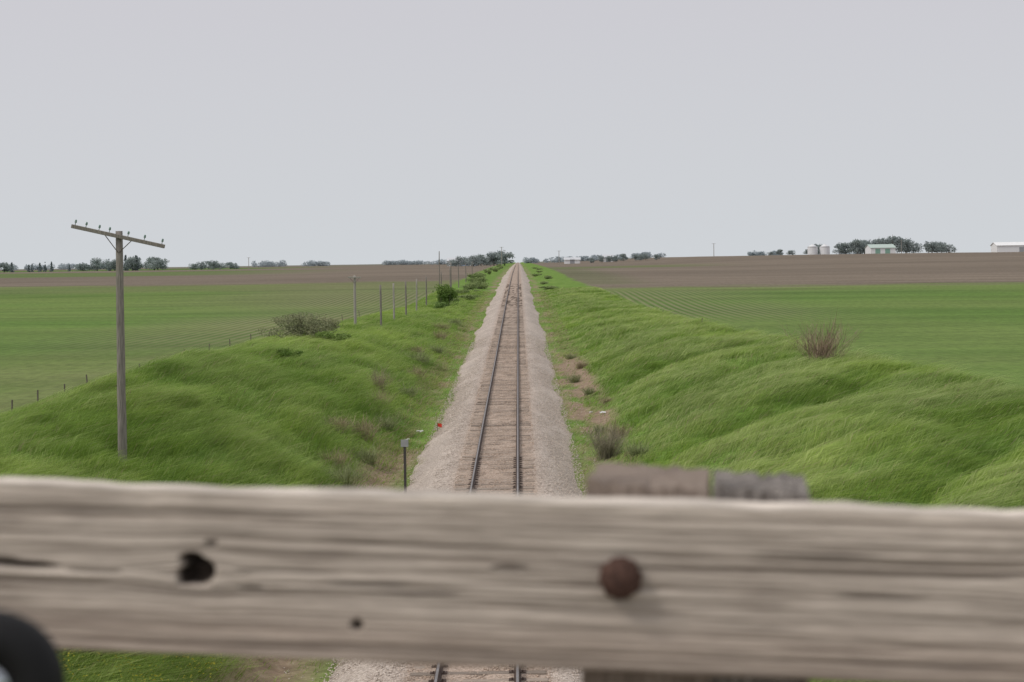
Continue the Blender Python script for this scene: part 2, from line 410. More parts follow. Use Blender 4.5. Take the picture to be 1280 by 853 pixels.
V=(np.einsum('ij,njk->nik',T,A)+np.stack([x,y,z],1)[:,None]).reshape(-1,3)
F=(np.array([[0,1,2],[0,1,3],[1,2,3],[2,0,3]])[None]+np.arange(n)[:,None,None]*4).reshape(-1,3)
ob('wildflowers',npmesh('wildflowers',V,F,np.array([.52,.48,.05])*R.uniform(.6,1.1,(n*4,1))),M_leaf,kind='stuff',label='small yellow wildflowers among the grass',cat='wildflowers')
# ------------------------------------------------------------ shrubs and trees
def leaves(cen,rad,n,size,c0,c1,seed,gap=.35):
    r=np.random.default_rng(seed);k=len(cen);i=r.integers(0,k,n)
    d=r.normal(size=(n,3));d/=np.linalg.norm(d,axis=1)[:,None]
    rr=rad[i]*(1-.55*r.random(n)**1.7)[:,None]
    p=cen[i]+d*rr
    kp=fbm(p[:,0]/size/5+9,p[:,2]/size/5+p[:,1]/size/7,seed,2)>gap
    p=p[kp];i=i[kp];n=len(p)
    a=r.normal(size=(n,3));a/=np.linalg.norm(a,axis=1)[:,None];b=np.cross(a,r.normal(size=(n,3)));b/=np.linalg.norm(b,axis=1)[:,None]
    s=(size*r.uniform(.5,1.2,n))[:,None]
    V=np.stack([p-a*s,p-b*s*.5,p+a*s,p+b*s*.5],1).reshape(-1,3)
    F=np.arange(n*4).reshape(n,4)
    lob=r.random(k)[i][:,None]
    c=np.array(c0)*(1-lob)+np.array(c1)*lob;c=c*r.uniform(.7,1.3,(n,1))
    return V,F,np.repeat(c,4,0)
def crown(name,w,h,z0,n,size,c0,c1,seed,nl=12,conic=False,gap=.35):
    r=np.random.default_rng(seed);cen=[];rad=[]
    for i in range(nl):
        if conic:
            t=(i+.5)/nl;zz=z0+h*t;w_=w/2*(1-t)*.75+.1;a=r.random()*6.28
            cen.append((math.cos(a)*w_*.3,math.sin(a)*w_*.3,zz));rad.append((w_+.15,w_+.15,h/nl*1.1))
        else:
            a=r.random()*6.28;q=r.random()**.6;t=r.uniform(.05,.85)
            wt=math.sin(math.pi*(.22+.68*t))**.7
            s=r.uniform(.16,.34)
            cen.append((math.cos(a)*q*w/2*.8*wt,math.sin(a)*q*w/2*.8*wt,z0+h*(.12+.74*t)));rad.append((w*s*.75,w*s*.75,h*s*.62))
    V,F,C=leaves(np.array(cen),np.array(rad),n,size,c0,c1,seed,gap)
    return npmesh(name,V,F,C),cen
M_bark=simple('bark_material',(.19,.175,.16),.9,.35,8)
def woods(name,h,w,r0,cen,seed,bushy=False):
    r=np.random.default_rng(seed);mb=MB()
    if bushy:
        for c_ in cen:
            b=(r.normal(0,.12),r.normal(0,.12),-.1)
            mb.tube([b,((b[0]+c_[0])*.55,(b[1]+c_[1])*.55,c_[2]*.45),c_],[r0,r0*.7,r0*.25],5)
    else:
        mb.tube([(0,0,-.3),(r.normal(0,.03)*h,0,h*.3),(0,r.normal(0,.02)*h,h*.62),(0,0,h*.9)],[r0*1.15,r0*.85,r0*.5,r0*.12],8)
        for c_ in cen[:7]:
            mb.tube([(0,0,h*r.uniform(.25,.5)),(c_[0]*.5,c_[1]*.5,c_[2]*.8),c_],[r0*.45,r0*.28,r0*.1],5)
    return mb.mesh(name,True)
def tproto(seed,w,h,kind='round',haze_mix=0):
    haze_col=np.array([.40,.46,.50])  # bluish distance haze, mixed into the far trees' leaf colours below
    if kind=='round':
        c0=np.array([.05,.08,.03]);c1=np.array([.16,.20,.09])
        c0=c0*(1-haze_mix)+haze_col*haze_mix;c1=c1*(1-haze_mix)+haze_col*haze_mix
        m,c=crown('crown',w,h*.96,h*.03,1900,.34,c0,c1,seed,19,gap=.33);t=woods('trunk',h,w,.22,c,seed)
    else:
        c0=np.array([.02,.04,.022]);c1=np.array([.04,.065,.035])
        c0=c0*(1-haze_mix)+haze_col*haze_mix;c1=c1*(1-haze_mix)+haze_col*haze_mix
        m,c=crown('crown',w,h*.94,h*.06,1000,.35,c0,c1,seed,9,True,gap=.25);t=woods('trunk',h,w,.15,[(0,0,1)],seed)
    m.materials.append(M_leaf);t.materials.append(M_bark);return m,t
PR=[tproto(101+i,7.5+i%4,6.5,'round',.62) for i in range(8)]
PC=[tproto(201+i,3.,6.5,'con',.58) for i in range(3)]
def tree(x,y,h,kind='round',w=1.,label=None,group='farmstead trees on the horizon'):
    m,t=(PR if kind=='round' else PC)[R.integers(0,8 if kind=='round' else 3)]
    o=bpy.data.objects.new('tree' if kind=='round' else 'conifer_tree',None);COL.objects.link(o);o.empty_display_size=.3
    s=h/6.5*R.uniform(.85,1.12);o.location=(x+R.normal(0,1.),y,TZ(x,y)-.3);o.scale=(s*w*R.uniform(.85,1.3),s*w,s);o.rotation_euler=(0,0,R.random()*6.28)
    o['label']=label or('distant leafy green tree on the field horizon' if kind=='round' else 'distant dark pointed evergreen on the horizon')
    o['category']='tree';o['group']=group
    for nm,me in(('crown',m),('trunk',t)):
        q=bpy.data.objects.new(nm,me);COL.objects.link(q);q.parent=o
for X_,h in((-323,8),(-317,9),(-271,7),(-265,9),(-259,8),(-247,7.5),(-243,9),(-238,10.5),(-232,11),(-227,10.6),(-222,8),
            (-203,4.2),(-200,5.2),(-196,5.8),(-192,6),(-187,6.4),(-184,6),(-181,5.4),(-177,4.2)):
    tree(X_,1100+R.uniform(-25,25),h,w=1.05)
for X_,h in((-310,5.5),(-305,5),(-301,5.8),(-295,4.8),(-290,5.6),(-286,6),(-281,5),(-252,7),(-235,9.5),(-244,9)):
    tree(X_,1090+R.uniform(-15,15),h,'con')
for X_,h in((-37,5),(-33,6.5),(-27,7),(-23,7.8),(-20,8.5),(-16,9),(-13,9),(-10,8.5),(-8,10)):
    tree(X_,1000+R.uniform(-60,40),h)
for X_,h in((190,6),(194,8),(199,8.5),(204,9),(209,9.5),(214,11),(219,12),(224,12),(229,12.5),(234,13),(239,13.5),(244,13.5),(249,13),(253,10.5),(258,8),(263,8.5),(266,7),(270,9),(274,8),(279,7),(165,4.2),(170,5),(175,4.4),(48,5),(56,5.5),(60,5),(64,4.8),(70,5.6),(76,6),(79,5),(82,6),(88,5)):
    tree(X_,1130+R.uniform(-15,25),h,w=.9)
def treeline(x0,x1,y,h,seed):
    r=np.random.default_rng(seed);n=int(abs(x1-x0)/3)+3
    cx=r.uniform(x0,x1,n);cen=np.stack([cx,y+r.uniform(-8,8,n),terrain(cx,np.full(n,y))+h*r.uniform(.15,.5,n)],1)
    rad=np.stack([r.uniform(2.5,6,n),r.uniform(2,5,n),h*r.uniform(.3,.6,n)],1)
    V,F,C=leaves(cen,rad,n*220,.7,(.40,.46,.49),(.45,.51,.54),seed,.25)  # pale blue-grey leaves: distance haze is painted into both colours
    ob('tree_line',npmesh('tree_line',V,F,C),M_leaf,kind='stuff',label='hazy far-off line of trees along the horizon',cat='trees')
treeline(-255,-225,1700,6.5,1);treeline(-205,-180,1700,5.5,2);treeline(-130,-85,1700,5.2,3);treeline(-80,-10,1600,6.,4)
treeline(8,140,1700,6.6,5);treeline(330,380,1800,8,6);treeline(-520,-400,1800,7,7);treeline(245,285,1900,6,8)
def bushmesh(w,h,n,size,c0,c1,seed,gap=.32,nl=13):
    m,c=crown('foliage',w,h*.95,.02*h,n,size,c0,c1,seed,nl,gap=gap);m.materials.append(M_leaf)
    b=woods('branches',h,w,.03,c,seed,True);b.materials.append(M_bark);return m,b
def putbush(x,y,mb_,label,sc=(1,1,1),rz=0,group=None):
    o=bpy.data.objects.new('bush',None);COL.objects.link(o);o.location=(x,y,TZ(x,y)-.1);o['label']=label;o['category']='bush';o.scale=sc;o.rotation_euler=(0,0,rz)
    if group:o['group']=group
    for q_,me in zip(('foliage','branches'),mb_):
        q=bpy.data.objects.new(q_,me);COL.objects.link(q);q.parent=o
def bush(x,y,w,h,n,size,c0,c1,seed,label,gap=.32,nl=13):
    putbush(x,y,bushmesh(w,h,n,size,c0,c1,seed,gap,nl),label)
bush(-13.9,118,5.8,2.4,11000,.07,(.20,.225,.12),(.32,.325,.19),11,'wide olive-brown bush on the grassy bank crest',nl=30,gap=.34)
bush(-11.6,116,2.4,1.2,2500,.08,(.16,.24,.06),(.23,.32,.09),12,'low green bush beside the larger bush')
bush(-8.6,228,3.4,3.8,5500,.13,(.11,.19,.04),(.21,.31,.08),13,'dense bright green bush beside the track poles',nl=22,gap=.4)
bush(-8.1,205,2.2,1.5,2400,.10,(.15,.24,.06),(.22,.32,.10),14,'small round green bush beside the railway',nl=18,gap=.4)
bush(-10.8,66,1.6,.9,1500,.06,(.13,.22,.035),(.20,.30,.065),23,'low dark green weed clump on bank')
bush(-11.2,92,1.8,.9,1500,.07,(.13,.22,.045),(.20,.30,.07),24,'low dark green weed clump on bank')
BB=[bushmesh(4,2.6,2600,.17,(.20,.27,.10),(.31,.38,.16),500+i,.42,22) for i in range(4)]
for y in [245,258,271,284,296,307,318,338,352,365,392,405,418]+list(range(450,900,45)):
    putbush(-5.9-R.random()*3.8,y+R.uniform(-5,5),BB[R.integers(0,4)],'ragged leafy trackside bush in rough grass',(R.uniform(.35,.8),R.uniform(.6,1.4),R.uniform(.22,.75)),R.random()*6,'trackside scrub bushes')
for y in (300,345,395,450,520,600,700):
    putbush(5.6+R.random()*2.6,y,BB[R.integers(0,4)],'ragged leafy trackside bush in rough grass',(R.uniform(.4,.9),R.uniform(.6,1.2),R.uniform(.2,.4)),R.random()*6,'trackside scrub bushes')
def twigs(x,y,w,h,n,wd,c,seed,label,lean=.9,nm='bare_shrub'):
    r=np.random.default_rng(seed)
    P=np.stack([r.normal(0,w*.09,n),r.normal(0,w*.09,n),np.full(n,-.1)],1)
    a=r.random(n)*6.283;q=np.sqrt(r.random(n))*lean
    D=np.stack([np.cos(a)*q*w/2/h,np.sin(a)*q*w/2/h,np.ones(n)],1);Ln=h*r.uniform(.5,1.1,n)*(1.1-.35*q)
    B=np.stack([np.cos(a)*q*.3,np.sin(a)*q*.3,r.uniform(-.25,.0,n)],1)
    C=np.array(c)*r.uniform(.6,1.4,(n,1));W=np.full(n,wd)
    v,f,cc=blades(P,D,B,Ln,W,C)
    n2=n*4;i=r.integers(0,n,n2);t=r.uniform(.3,.9,n2)[:,None]
    P2=P[i]+D[i]*Ln[i][:,None]*t+B[i]*Ln[i][:,None]*t*t
    D2=r.normal(size=(n2,3))*.6+D[i]*.7;L2=h*r.uniform(.12,.3,n2)
    v2,f2,c2=blades(P2,D2,B[i]*.2,L2,np.full(n2,wd*.6),C[i])
    m=npmesh(nm,np.concatenate([v,v2]),np.concatenate([f,f2+len(v)]),np.concatenate([cc,c2]))
    ob(nm,m,M_twig,label=label,cat='shrub',loc=(x,y,TZ(x,y)))
twigs(16.0,88,4.2,2.5,230,.022,(.30,.215,.165),31,'leafless reddish-brown shrub on the grassy bank crest')
twigs(4.3,70,1.8,1.7,340,.014,(.29,.26,.19),32,'dry brown weed clump beside the ballast',nm='dry_weeds')
twigs(-6.3,90,1.3,1.7,120,.016,(.31,.24,.19),34,'thin dry reddish weeds on the bank',nm='dry_weeds')
rr_=np.random.default_rng(44)
for (x,y,h) in ((4.7,63,1.0),(5.0,75,.9),(4.5,79,.6),(5.4,68,.8),(5.3,90,.5),(4.7,98,.6),(4.2,108,.7),(5.0,118,.7),(4.6,128,.6),(-5.2,60,1.1),(-5.8,63,.9),(-5.0,67,.8),(-5.6,72,1.1),(-6.4,70,.8),(-5.1,78,.9),(-5.9,84,1.),(-6.6,96,.9),(-5.2,95,.9),(-5.4,106,1.),(-5.8,118,1.2),(-6.4,124,.9),(-5.3,131,1.),(-5.7,146,1.2),(-6.2,160,1.1),(-5.4,175,1.1)):
    twigs(x,y,h*2.0,h,180,.014+y*.00005,(.34,.28,.18) if rr_.random()<.6 else (.26,.29,.14),int(rr_.integers(1000)),'dry brown weed clump at the foot of bank',nm='dry_weeds')
# ------------------------------------------------------------ utility poles
M_pole=simple('pole_wood_material',(.22,.20,.18),.9,.35,5,stretch=(6,6,.5))
M_pole2=simple('pale_pole_material',(.33,.31,.28),.9,.25,5,stretch=(6,6,.5))
M_iron=simple('iron_material',(.13,.11,.10),.6,.3,9)
k=NT('glass_insulator_material',.1,.6);k.col(k.ramp(k.noise(k.objc(),4),[(.3,(.09,.17,.14)),(.7,(.22,.31,.28))]));M_ins=k.m
def lathe(p,n=10):
    mb=MB();V=[];F=[]
    for r_,z_ in p:
        for k_ in range(n):V.append((r_*math.cos(k_*6.28318/n),r_*math.sin(k_*6.28318/n),z_))
    for i in range(len(p)-1):
        for k_ in range(n):F.append((i*n+k_,i*n+(k_+1)%n,(i+1)*n+(k_+1)%n,(i+1)*n+k_))
    F.append(tuple(range(n)));F.append(tuple((len(p)-1)*n+k_ for k_ in range(n)))
    mb.add(V,F);return mb
insm=lathe([(.010,-.06),(.010,.01),(.030,.01),(.036,.03),(.028,.055),(.033,.07),(.024,.095),(.008,.105)]).mesh('insulator',True);insm.materials.append(M_ins)
def pole(x,y,h,r0,r1,arm=0,tilt=0,ins=(),mat=M_pole,label='',lean=(0,0),group='poles along the railway',top=None):
    z0=TZ(x,y)
    if top is not None:h=top-z0
    e=bpy.data.objects.new('utility_pole',None);COL.objects.link(e);e.location=(x,y,z0);e.rotation_euler=(lean[0],lean[1],0)
    e['label']=label;e['category']='utility pole';e['group']=group
    mb=MB();pts=[(R.normal(0,.006),R.normal(0,.006),-.6+(h+.6)*t) for t in np.linspace(0,1,9)]
    mb.tube(pts,list(np.linspace(r0,r1,9)),14);ob('shaft',mb.mesh('shaft',True),mat,e)
    if arm:
        T=Matrix.Rotation(tilt,3,'Y');zc_=h-.16
        mb=MB();mb.box((0,-r1-.05,zc_),(arm,.09,.115),T,.01);ob('crossarm',mb.mesh('crossarm'),mat,e)
        for u in ins:
            q=ob('insulator',insm,None,e);v_=T@Vector((u*arm/2,0,.057+.058));q.location=(v_.x,-r1-.05,zc_+v_.z)
            q.rotation_euler=(0,tilt,0)
        for s_ in(-1,1):
            a_=T@Vector((s_*.42,0,-.03));b_=Vector((0,-r1-.012,zc_-.48))
            mb=MB();mb.tube([(a_.x,-r1-.012,zc_+a_.z),(b_.x+s_*.02,b_.y,b_.z)],[.014,.014],5);ob('brace',mb.mesh('brace'),M_iron,e)
pole(-11.06,52.7,6.6,.145,.105,2.85,math.radians(13.2),(-.93,-.7,-.42,-.2,.2,.55,.93),label='weathered wooden pole with tilted crossarm and glass insulators',top=8.40)
pole(-13.1,150,4.8,.13,.10,1.1,.03,(),M_pole2,label='pale short wooden pole with small crossarm',top=6.36)
for (y,tp) in((153,5.5),(169,5.45),(187,5.45),(206,5.5),(228,5.6),(252,6.1),(285,6.6),(325,6.9),(370,7.2),(420,7.6)):
    xx=-11.12 if y<240 else -10.2
    pole(xx,y,4,.10,.08,0,0,(),M_pole2 if y in(169,206) else M_pole,label='small weathered wooden pole standing in grass beside the track',lean=(0,R.normal(0,.012)),top=tp)
pole(-10.9,262,8.2,.09,.06,0,label='tall thin wooden pole beside the track',top=9.1)
pole(-9.4,268,6.6,.09,.06,0,label='tall thin wooden pole beside the track',top=7.4)
for x,y,h in((112,1000,8),(24,1000,8),(-160,1050,7),(236,1080,8),(-7.6,900,10)):
    pole(x,y,h,.2,.15,2.2,0,(),label='distant utility pole on the field horizon',group='distant utility poles',mat=M_pole2)
# ------------------------------------------------------------ fence
M_wire=simple('wire_material',(.12,.11,.10),.7,.2,5);M_fp=simple('fence_post_material',(.15,.13,.11),.9,.3,6)
def fence(nm,pts,label,hh0=.74):
    e=bpy.data.objects.new(nm,None);COL.objects.link(e);x0,y0=pts[0];e.location=(x0,y0,TZ(x0,y0));e['label']=label;e['category']='fence'
    o=Vector(e.location);tops=[]
    for x,y in pts:
        z=TZ(x,y);hh=hh0+R.normal(0,.08);l=R.normal(0,.06)
        mb=MB();b=Vector((x,y,z))-o
        mb.tube([b-Vector((0,0,.3)),b+Vector((l,0,hh))],[.036,.030],7);ob('post',mb.mesh('post'),M_fp,e);tops.append(b+Vector((l,0,hh)))
    mb=MB()
    for dz in(.08,.34):
        mb.tube([t-Vector((0,.04,dz)) for t in tops],[.0018]*len(tops),4)
    ob('wire',mb.mesh('wire'),M_wire,e)
fy=[56,59,62,65.5,69,73,77,82,87,93,99,106,113,121,129,138,148,158,169,181]
fence('fence',[(-(xcL(y)+3.9)+0*y,y) for y in fy],'old wire fence with thin wooden posts along field')
fence('fence',[((xcR(y)+1.2),y) for y in (150,178,214,250)],'low remnant wire fence with short thin posts',.5)
# ------------------------------------------------------------ trackside marker, flag, litter
def pt(nm,x,y,lab,cat):
    e=bpy.data.objects.new(nm,None);COL.objects.link(e);e.location=(x,y,TZ(x,y));e['label']=lab;e['category']=cat;return e
e=pt('marker_post',-2.95,58,'thin dark post with a small blank pale plate','marker post')
mb=MB();mb.box((0,0,1.0),(.085,.06,2.6),bev=.006);ob('post',mb.mesh('post'),simple('dark_post_material',(.07,.065,.06),.8),e)
mb=MB();mb.box((0,-.045,2.2),(.25,.012,.24),bev=.004);ob('plate',mb.mesh('plate'),simple('pale_plate_material',(.33,.34,.35),.5,.1),e)
e=pt('marker_flag',-2.9,80,'small red marker flag on a short stake','marker flag')
mb=MB();mb.tube([(0,0,-.1),(0,0,.5)],[.012,.01],6);ob('stake',mb.mesh('stake'),M_wire,e)
uu=np.linspace(0,.2,7);V=[];F=[]
for i,u in enumerate(uu):
    for z_ in(.34,.50):V.append((u,.03*math.sin(u*22),z_-.04*i/6))
for i in range(6):F.append((2*i,2*i+1,2*i+3,2*i+2))
mb=MB();mb.add(V,F);ob('flag',mb.mesh('flag'),simple('red_material',(.6,.05,.03),.7,.1),e)
M_lit=simple('litter_material',(.65,.65,.66),.6,.1)
for i,(x,y,s) in enumerate(((-3.7,80,.22),(-4.1,77,.14),(4.9,86,.2),(4.4,88,.12))):
    mb=MB();r=np.random.default_rng(i);V=[];n=6
    for a in range(n):
        for b in range(n):V.append(((a/5-.5)*s*1.5,(b/5-.5)*s,r.random()*s*.55+.06))
    F=[(a*n+b,a*n+b+1,(a+1)*n+b+1,(a+1)*n+b) for a in range(n-1) for b in range(n-1)];mb.add(V,F)
    ob('litter',mb.mesh('litter'),M_lit,label='crumpled white scrap of litter beside the ballast',cat='litter',group='scraps of litter',loc=(x,y,TZ(x,y)))
# ------------------------------------------------------------ far farm buildings
M_wh=simple('white_siding_material',(.80,.81,.82),.6,.05,3);M_gr=simple('green_roof_material',(.45,.54,.50),.6,.1,2);M_grey=simple('grey_roof_material',(.58,.60,.63),.5,.08,2)
M_dark=simple('door_material',(.34,.35,.37),.7,.1);M_teal=simple('green_door_material',(.25,.42,.34),.6,.1);M_silo=simple('galvanized_material',(.74,.75,.77),.5,.06,1)
M_blue=simple('blue_siding_material',(.32,.40,.54),.6,.1)
def shed(x,y,w,d,h,rh,roofm,label,doors=(0,),doorm=M_dark,wallm=None):
    e=pt('farm_shed',x,y,label,'shed')
    mb=MB()
    V=[(-w/2,-d/2,-1),(w/2,-d/2,-1),(w/2,d/2,-1),(-w/2,d/2,-1),(-w/2,-d/2,h),(w/2,-d/2,h),(w/2,d/2,h),(-w/2,d/2,h),(-w/2,0,h+rh),(w/2,0,h+rh)]
    F=[(0,1,5,4),(1,2,6,9,5),(2,3,7,6),(3,0,4,8,7)]
    mb.add(V,F);ob('wall',mb.mesh('wall'),wallm or M_wh,e)
    mb=MB();o=.5;t=.15
    s=rh/(d/2);zz=h-o*s
    for k_ in(-1,1):mb.add([(-w/2-o,k_*(d/2+o),zz+.02),(w/2+o,k_*(d/2+o),zz+.02),(w/2+o,0,h+rh+.02),(-w/2-o,0,h+rh+.02),(-w/2-o,k_*(d/2+o),zz+t),(w/2+o,k_*(d/2+o),zz+t),(w/2+o,0,h+rh+t),(-w/2-o,0,h+rh+t)],[(0,1,2,3),(4,5,6,7),(0,1,5,4),(1,2,6,5),(3,0,4,7)])
    ob('roof',mb.mesh('roof'),roofm,e)
    for u in doors:
        mb=MB();mb.box((u*w,-d/2-.04,1.5),(3.,.06,3.0));ob('door',mb.mesh('door'),doorm,e)
shed(224,1085,15,18,3.6,2.1,M_gr,'white metal shed with a green roof and doors',(-.22,.18),M_teal)
shed(305,1090,19,14,4.2,1.9,M_wh,'long white metal farm shed with pale roof',(.3,),M_dark)
shed(-38,1080,9,10,3.2,1.8,M_grey,'white farm building with pale grey roof',(0,))
shed(-29,1075,10,9,2.8,1.6,M_wh,'low blue and white farm building',(.1,),M_wh,M_blue)
shed(36,1150,10,8,2.6,1.4,M_grey,'small white farm building on the horizon',(0,))
shed(60,1160,6,6,3,1.6,M_grey,'small white farm building on the horizon',(0,))
for x in(181.5,188.9):
    e=pt('grain_bin',x,1080,'round pale steel grain bin with conical roof','grain bin');e['group']='grain bins'
    p=[(3.1,-1)]+[(3.1+(.05 if i%2 else 0),i*.4) for i in range(13)]
    ob('wall',lathe(p,24).mesh('wall'),M_silo,e);ob('roof',lathe([(3.3,4.8),(1.8,5.7),(.35,6.4),(.3,6.7),(.05,6.75)],24).mesh('roof',True),M_silo,e)
# ------------------------------------------------------------ bridge railing (foreground)
A=Vector((CX-.627,2.115,CZ-.257));B=Vector((CX+.563,1.973,CZ-.290))
ux=(B-A).normalized();uy=Vector((0,0,1)).cross(ux).normalized();uz=ux.cross(uy)
Mr=Matrix(((ux.x,uy.x,uz.x,A.x),(ux.y,uy.y,uz.y,A.y),(ux.z,uy.z,uz.z,A.z),(0,0,0,1)))
rail=bpy.data.objects.new('bridge_railing',None);COL.objects.link(rail);rail.matrix_world=Mr
rail['label']='weathered grey wooden bridge railing plank bolted to post';rail['category']='railing'
ns=1100;s=np.linspace(-.75,2.05,ns)
H=.198;T_=.045;cs=[]
for i in range(150):cs.append((0,-H+.004+(H-.008)*i/149,0,-1))
for i in range(1,5):cs.append((.004*i/4,-.004+.004*math.sin(i/4*1.57),1,0))
for i in range(1,10):cs.append((.004+(T_-.008)*i/9,0,1,0))
for i in range(0,4):cs.append((T_,-.004-(H-.008)*i/3,2,0))
for i in range(1,9):cs.append((T_-.004-(T_-.008)*i/9,-H,3,0))
cs=np.array(cs);nc=len(cs)
SS,CY=np.meshgrid(s,cs[:,0],indexing='ij');_,CZ_=np.meshgrid(s,cs[:,1],indexing='ij');_,TY=np.meshgrid(s,cs[:,2],indexing='ij')
wz=CZ_+.002*(fbm(SS*.7,CZ_*6,112,2)-.5)
def knot(s0,z0,r,amp):
    return amp*np.exp(-(((SS-s0)/(r*2.6))**2))*np.sign(CZ_-z0+1e-6)*np.exp(-np.abs(CZ_-z0)/(r*1.6))*r
gz=wz-knot(.246,-.097,.022,.45)-knot(1.25,-.08,.02,.4)-knot(-.1,-.11,.02,.4)
g1=fbm(SS*2.6,gz*150,113,3);g2=fbm(SS*11,gz*420,114,2);g3=fbm(SS*1.0,gz*42,115,3)
crack=ss(fbm(SS*2.0,gz*120,116,2),.70,.79)
g4=vn(SS*9,gz*160,117);blot=fbm(SS*10,CZ_*40,121,3);fib=vn(SS*40,gz*700,122)
disp=-(g1-.5)*.005-(g2-.5)*.0025+crack*.004
dark=np.zeros_like(SS)
for s0,z0,a,b,dp in((.246,-.098,.019,.015,.016),(.262,-.064,.008,.004,.006),(.238,-.082,.012,.008,.01),(.232,-.104,.010,.010,.01),(.439,-.153,.0085,.0075,.008),(.62,-.081,.02,.0030,.004),(.02,-.097,.05,.0045,.006),(-.02,-.090,.04,.003,.004),(.31,-.115,.018,.0025,.003),(.12,-.101,.03,.0022,.003),(.5,-.116,.06,.0018,.003),(.37,-.094,.07,.0018,.003),(.45,-.105,.05,.002,.003),(1.05,-.1,.05,.002,.003),(.9,-.14,.08,.0018,.003),(.95,-.055,.09,.0017,.003)):
    q=((SS-s0)/a)**2+((wz-z0)/b)**2
    w_=1-ss(q+(g4-.5)*1.3,.35,1.35);w_=np.where(TY<.5,w_,0);dark=np.maximum(dark,w_*(1 if b>.004 else .6));disp=disp+w_*dp
Yv=CY.copy();Zv=CZ_.copy()
Yv=np.where(TY<.5,CY+disp,CY);Zv=np.where((TY>.5)&(TY<1.5),CZ_+(fbm(SS*5,CY*150,118,3)-.5)*.006+(fbm(SS*11,SS*0,119,3)-.5)*.007,CZ_)
Zv=np.where(TY>2.5,CZ_+(fbm(SS*6,SS*0+3,120,3)-.5)*.004,Zv)
lo=ss(-CZ_,.115,.17)
tone=.68+.50*(g3-.5)+.60*(g1-.5)+.38*(g2-.5)+.45*(blot-.5)+.18*(fib-.5)
tone=tone-crack*.28
light=np.array([.66,.58,.505]);drk=np.array([.22,.18,.15]);brn=np.array([.33,.26,.215])
tt=np.clip(tone,0,1)[...,None]
Cc=drk*(1-tt)+light*tt
Cc=Cc*(1-lo[...,None]*.55)+brn*lo[...,None]*.55*(.6+.8*g1[...,None])
tp=((TY>.5)&(TY<1.5))[...,None];Cc=np.where(tp,np.array([.53,.475,.42])*(.55+.9*g2[...,None]),Cc)
up=ss(CZ_,-.04,-.004)[...,None];Cc=Cc*(1+.08*up)
Cc=Cc*(1-dark[...,None])+np.array([.03,.022,.018])*dark[...,None]
V=np.stack([SS,Yv,Zv],-1).reshape(-1,3)
i=(np.arange(ns-1)[:,None]*nc);j=np.arange(nc)[None];j2=(j+1)%nc
F=np.stack([i+j,i+nc+j,i+nc+j2,i+j2],-1).reshape(-1,4)
pm=npmesh('plank',V,F,Cc.reshape(-1,3),smooth=True)
k=NT('weathered_wood_material',.88,.2);oc=k.objc()
f=k.noise(k.mapv(oc,(6,90,90)),3,6,.7)
k.col(k.mix(1.,k.attr('col').outputs['Color'],k.ramp(f,[(.25,.75),(.5,1.),(.75,1.2)]),'MULTIPLY'));k.bump(f,.5,.002)
ob('plank',pm,k.m,rail)
k2=NT('post_wood_material',.9,.2);oc=k2.objc();f=k2.noise(k2.mapv(oc,(60,60,4)),2,6,.7)
k2.col(k2.ramp(f,[(.25,(.11,.085,.07)),(.5,(.25,.20,.165)),(.8,(.42,.36,.31))]));k2.bump(f,.7,.004)
k3=NT('grey_post_wood_material',.9,.2);oc=k3.objc();f=k3.noise(k3.mapv(oc,(90,60,4)),1.2,6,.7)
k3.col(k3.ramp(f,[(.3,(.08,.07,.062)),(.5,(.19,.17,.155)),(.7,(.42,.385,.35))]));k3.bump(f,.7,.004)
def post(x0,x1,y0,y1,ztop,zbot,mat,seed,nm='post'):
    r=np.random.default_rng(seed);mb=MB();nx=14;ny=8;nz=30
    ring=[]
    for a in range(nx):ring.append((x0+(x1-x0)*a/(nx-1),y0))
    for a in range(1,ny):ring.append((x1,y0+(y1-y0)*a/(ny-1)))
    for a in range(1,nx):ring.append((x1-(x1-x0)*a/(nx-1),y1))
    for a in range(1,ny-1):ring.append((x0,y1-(y1-y0)*a/(ny-1)))
    n=len(ring);V=[];F=[];off=r.normal(0,.002,n)
    for b in range(nz):
        t=b/(nz-1);z=ztop+(zbot-ztop)*t
        for i_,(x,y) in enumerate(ring):
            cx_,cy_=(x0+x1)/2,(y0+y1)/2;q=1+off[i_]*4
            if b==0:q*=.975
            V.append((cx_+(x-cx_)*q,cy_+(y-cy_)*q,z+(r.normal(0,.003)-.007*(x-x0)/(x1-x0) if b==0 else 0)))
    for b in range(nz-1):
        for i_ in range(n):F.append((b*n+i_,b*n+(i_+1)%n,(b+1)*n+(i_+1)%n,(b+1)*n+i_))
    c_=len(V);V.append(((x0+x1)/2,(y0+y1)/2,ztop-.004))
    for i_ in range(n):F.append((i_,(i_+1)%n,c_))
    F.append(tuple((nz-1)*n+i_ for i_ in range(n)))
    mb.add(V,F);ob(nm,mb.mesh(nm),mat,rail)
post(.700,.848,.05,.25,.0165,-1.35,k2.m,5)
post(.850,.966,.052,.24,.0125,-1.35,k3.m,6)
bolt=lathe([(.0245,0),(.0245,-.003),(.0235,-.006),(.0225,-.010),(.019,-.016),(.012,-.020),(.004,-.0215)],28).mesh('bolt',True)
for v in bolt.vertices:
    x,y,z=v.co;v.co=(x+.0012*math.sin(y*400)+.001*math.sin(z*900),z,y+.0012*math.sin(x*500))
bolt.flip_normals()
kb=NT('rusty_bolt_material',.8,.25);f=kb.noise(kb.objc(),110,6,.75);kb.col(kb.ramp(f,[(.3,(.035,.02,.016)),(.55,(.095,.05,.038)),(.75,(.19,.115,.09))]));kb.bump(f,.8,.003)
ob('bolt',bolt,kb.m,rail,loc=(.748,-.003,-.0870))
mb=MB()
for i in range(14):
    mb.box((CX,-1.5+i*.29,CZ-1.62-.002*(i%2)),(9,.28,.08),bev=.008)
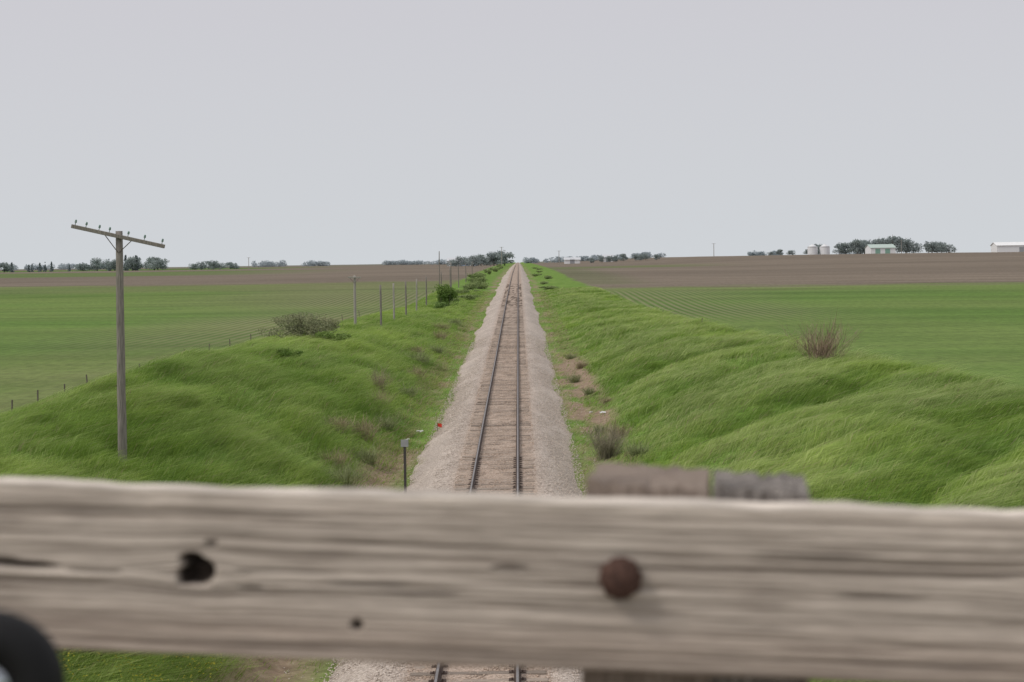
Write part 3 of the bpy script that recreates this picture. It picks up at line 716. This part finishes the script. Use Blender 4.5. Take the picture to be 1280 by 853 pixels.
mb.box((CX,2.55,CZ-1.8),(9,.3,.3),bev=.01)
ob('bridge_deck',mb.mesh('bridge_deck'),k2.m,kind='structure',label='wooden plank deck of the overbridge',cat='bridge deck')
# ------------------------------------------------------------ side mirror
kb=NT('black_rubber_material',.6,.25);f=kb.noise(kb.objc(),30);kb.col(kb.ramp(f,[(.3,(.005,.005,.006)),(.7,(.010,.010,.011))]));M_blk=kb.m
kb=NT('mirror_glass_material',.12,.5);kb.b.inputs['Metallic'].default_value=.9;kb.col(kb.ramp(kb.noise(kb.objc(),5),[(.3,(.42,.44,.47)),(.7,(.5,.52,.54))]));M_mir=kb.m
e=bpy.data.objects.new('side_mirror',None);COL.objects.link(e);e.location=(.452,1.40,6.967);e['label']='small round black mirror with thick rubber rim';e['category']='mirror'
rim=lathe([(.020,.004),(.022,-.006),(.034,-.013),(.048,-.012),(.057,-.004),(.061,.01),(.055,.03),(.035,.045),(.01,.05)],40).mesh('housing',True)
for v in rim.vertices:
    x,y,z=v.co;v.co=(x,z,y)
ob('housing',rim,M_blk,e)
gl=lathe([(.0215,-.001),(.018,-.003),(.008,-.004),(.001,-.0042)],32).mesh('mirror_glass',True)
for v in gl.vertices:
    x,y,z=v.co;v.co=(x,z,y)
ob('mirror_glass',gl,M_mir,e)
mb=MB();mb.tube([(0,.04,-.02),(0,.05,-.2),(0,.0,-.7),(0,0,-1.27)],[.012,.012,.014,.02],10);ob('stalk',mb.mesh('stalk',True),M_blk,e)
# ------------------------------------------------------------ light
az=math.radians(250);el=math.radians(48)
sd=Vector((math.sin(az)*math.cos(el),math.cos(az)*math.cos(el),math.sin(el)))
sl=bpy.data.lights.new('sun','SUN');sl.energy=1.5;sl.angle=math.radians(16);sl.color=(1,.94,.86)
so=bpy.data.objects.new('sun',sl);COL.objects.link(so);so.rotation_euler=sd.to_track_quat('Z','Y').to_euler()
W=bpy.data.worlds.new('World');S.world=W;W.use_nodes=True;t=W.node_tree
bg=t.nodes['Background'];bg.inputs['Strength'].default_value=.1
sk=t.nodes.new('ShaderNodeTexSky');sk.sky_type='NISHITA';sk.sun_disc=False;sk.sun_elevation=el;sk.sun_rotation=az;sk.dust_density=4;sk.air_density=1
geo=t.nodes.new('ShaderNodeTexCoord');sp=t.nodes.new('ShaderNodeSeparateXYZ');t.links.new(geo.outputs['Generated'],sp.inputs[0])
rp=t.nodes.new('ShaderNodeValToRGB');rp.color_ramp.elements[0].position=0.0;rp.color_ramp.elements[0].color=(.65,.68,.71,1)
rp.color_ramp.elements[1].position=.6;rp.color_ramp.elements[1].color=(.74,.73,.75,1)
e1=rp.color_ramp.elements.new(.14);e1.color=(.625,.62,.66,1)
t.links.new(sp.outputs[2],rp.inputs[0])
ml=t.nodes.new('ShaderNodeMix');ml.data_type='RGBA';ml.blend_type='MULTIPLY';ml.inputs[0].default_value=1;t.links.new(rp.outputs[0],ml.inputs[6]);ml.inputs[7].default_value=(10,10,10,1)
mx=t.nodes.new('ShaderNodeMix');mx.data_type='RGBA';mx.inputs[0].default_value=.95;t.links.new(sk.outputs[0],mx.inputs[6]);t.links.new(ml.outputs[2],mx.inputs[7])
t.links.new(mx.outputs[2],bg.inputs[0])
S.view_settings.view_transform='Standard';S.view_settings.look='None';S.view_settings.exposure=0
# ------------------------------------------------------------ camera
cd=bpy.data.cameras.new('camera');cam=bpy.data.objects.new('camera',cd);COL.objects.link(cam)
cam.location=(CX,0,CZ);cam.rotation_euler=(math.radians(90),math.radians(.8),0)
cd.sensor_width=36;cd.lens=2200/1280*36;cd.shift_x=-8/1280;cd.shift_y=-98.5/1280;cd.clip_start=.1;cd.clip_end=12000
cd.dof.use_dof=True;cd.dof.focus_distance=160;cd.dof.aperture_fstop=5.6
S.camera=cam
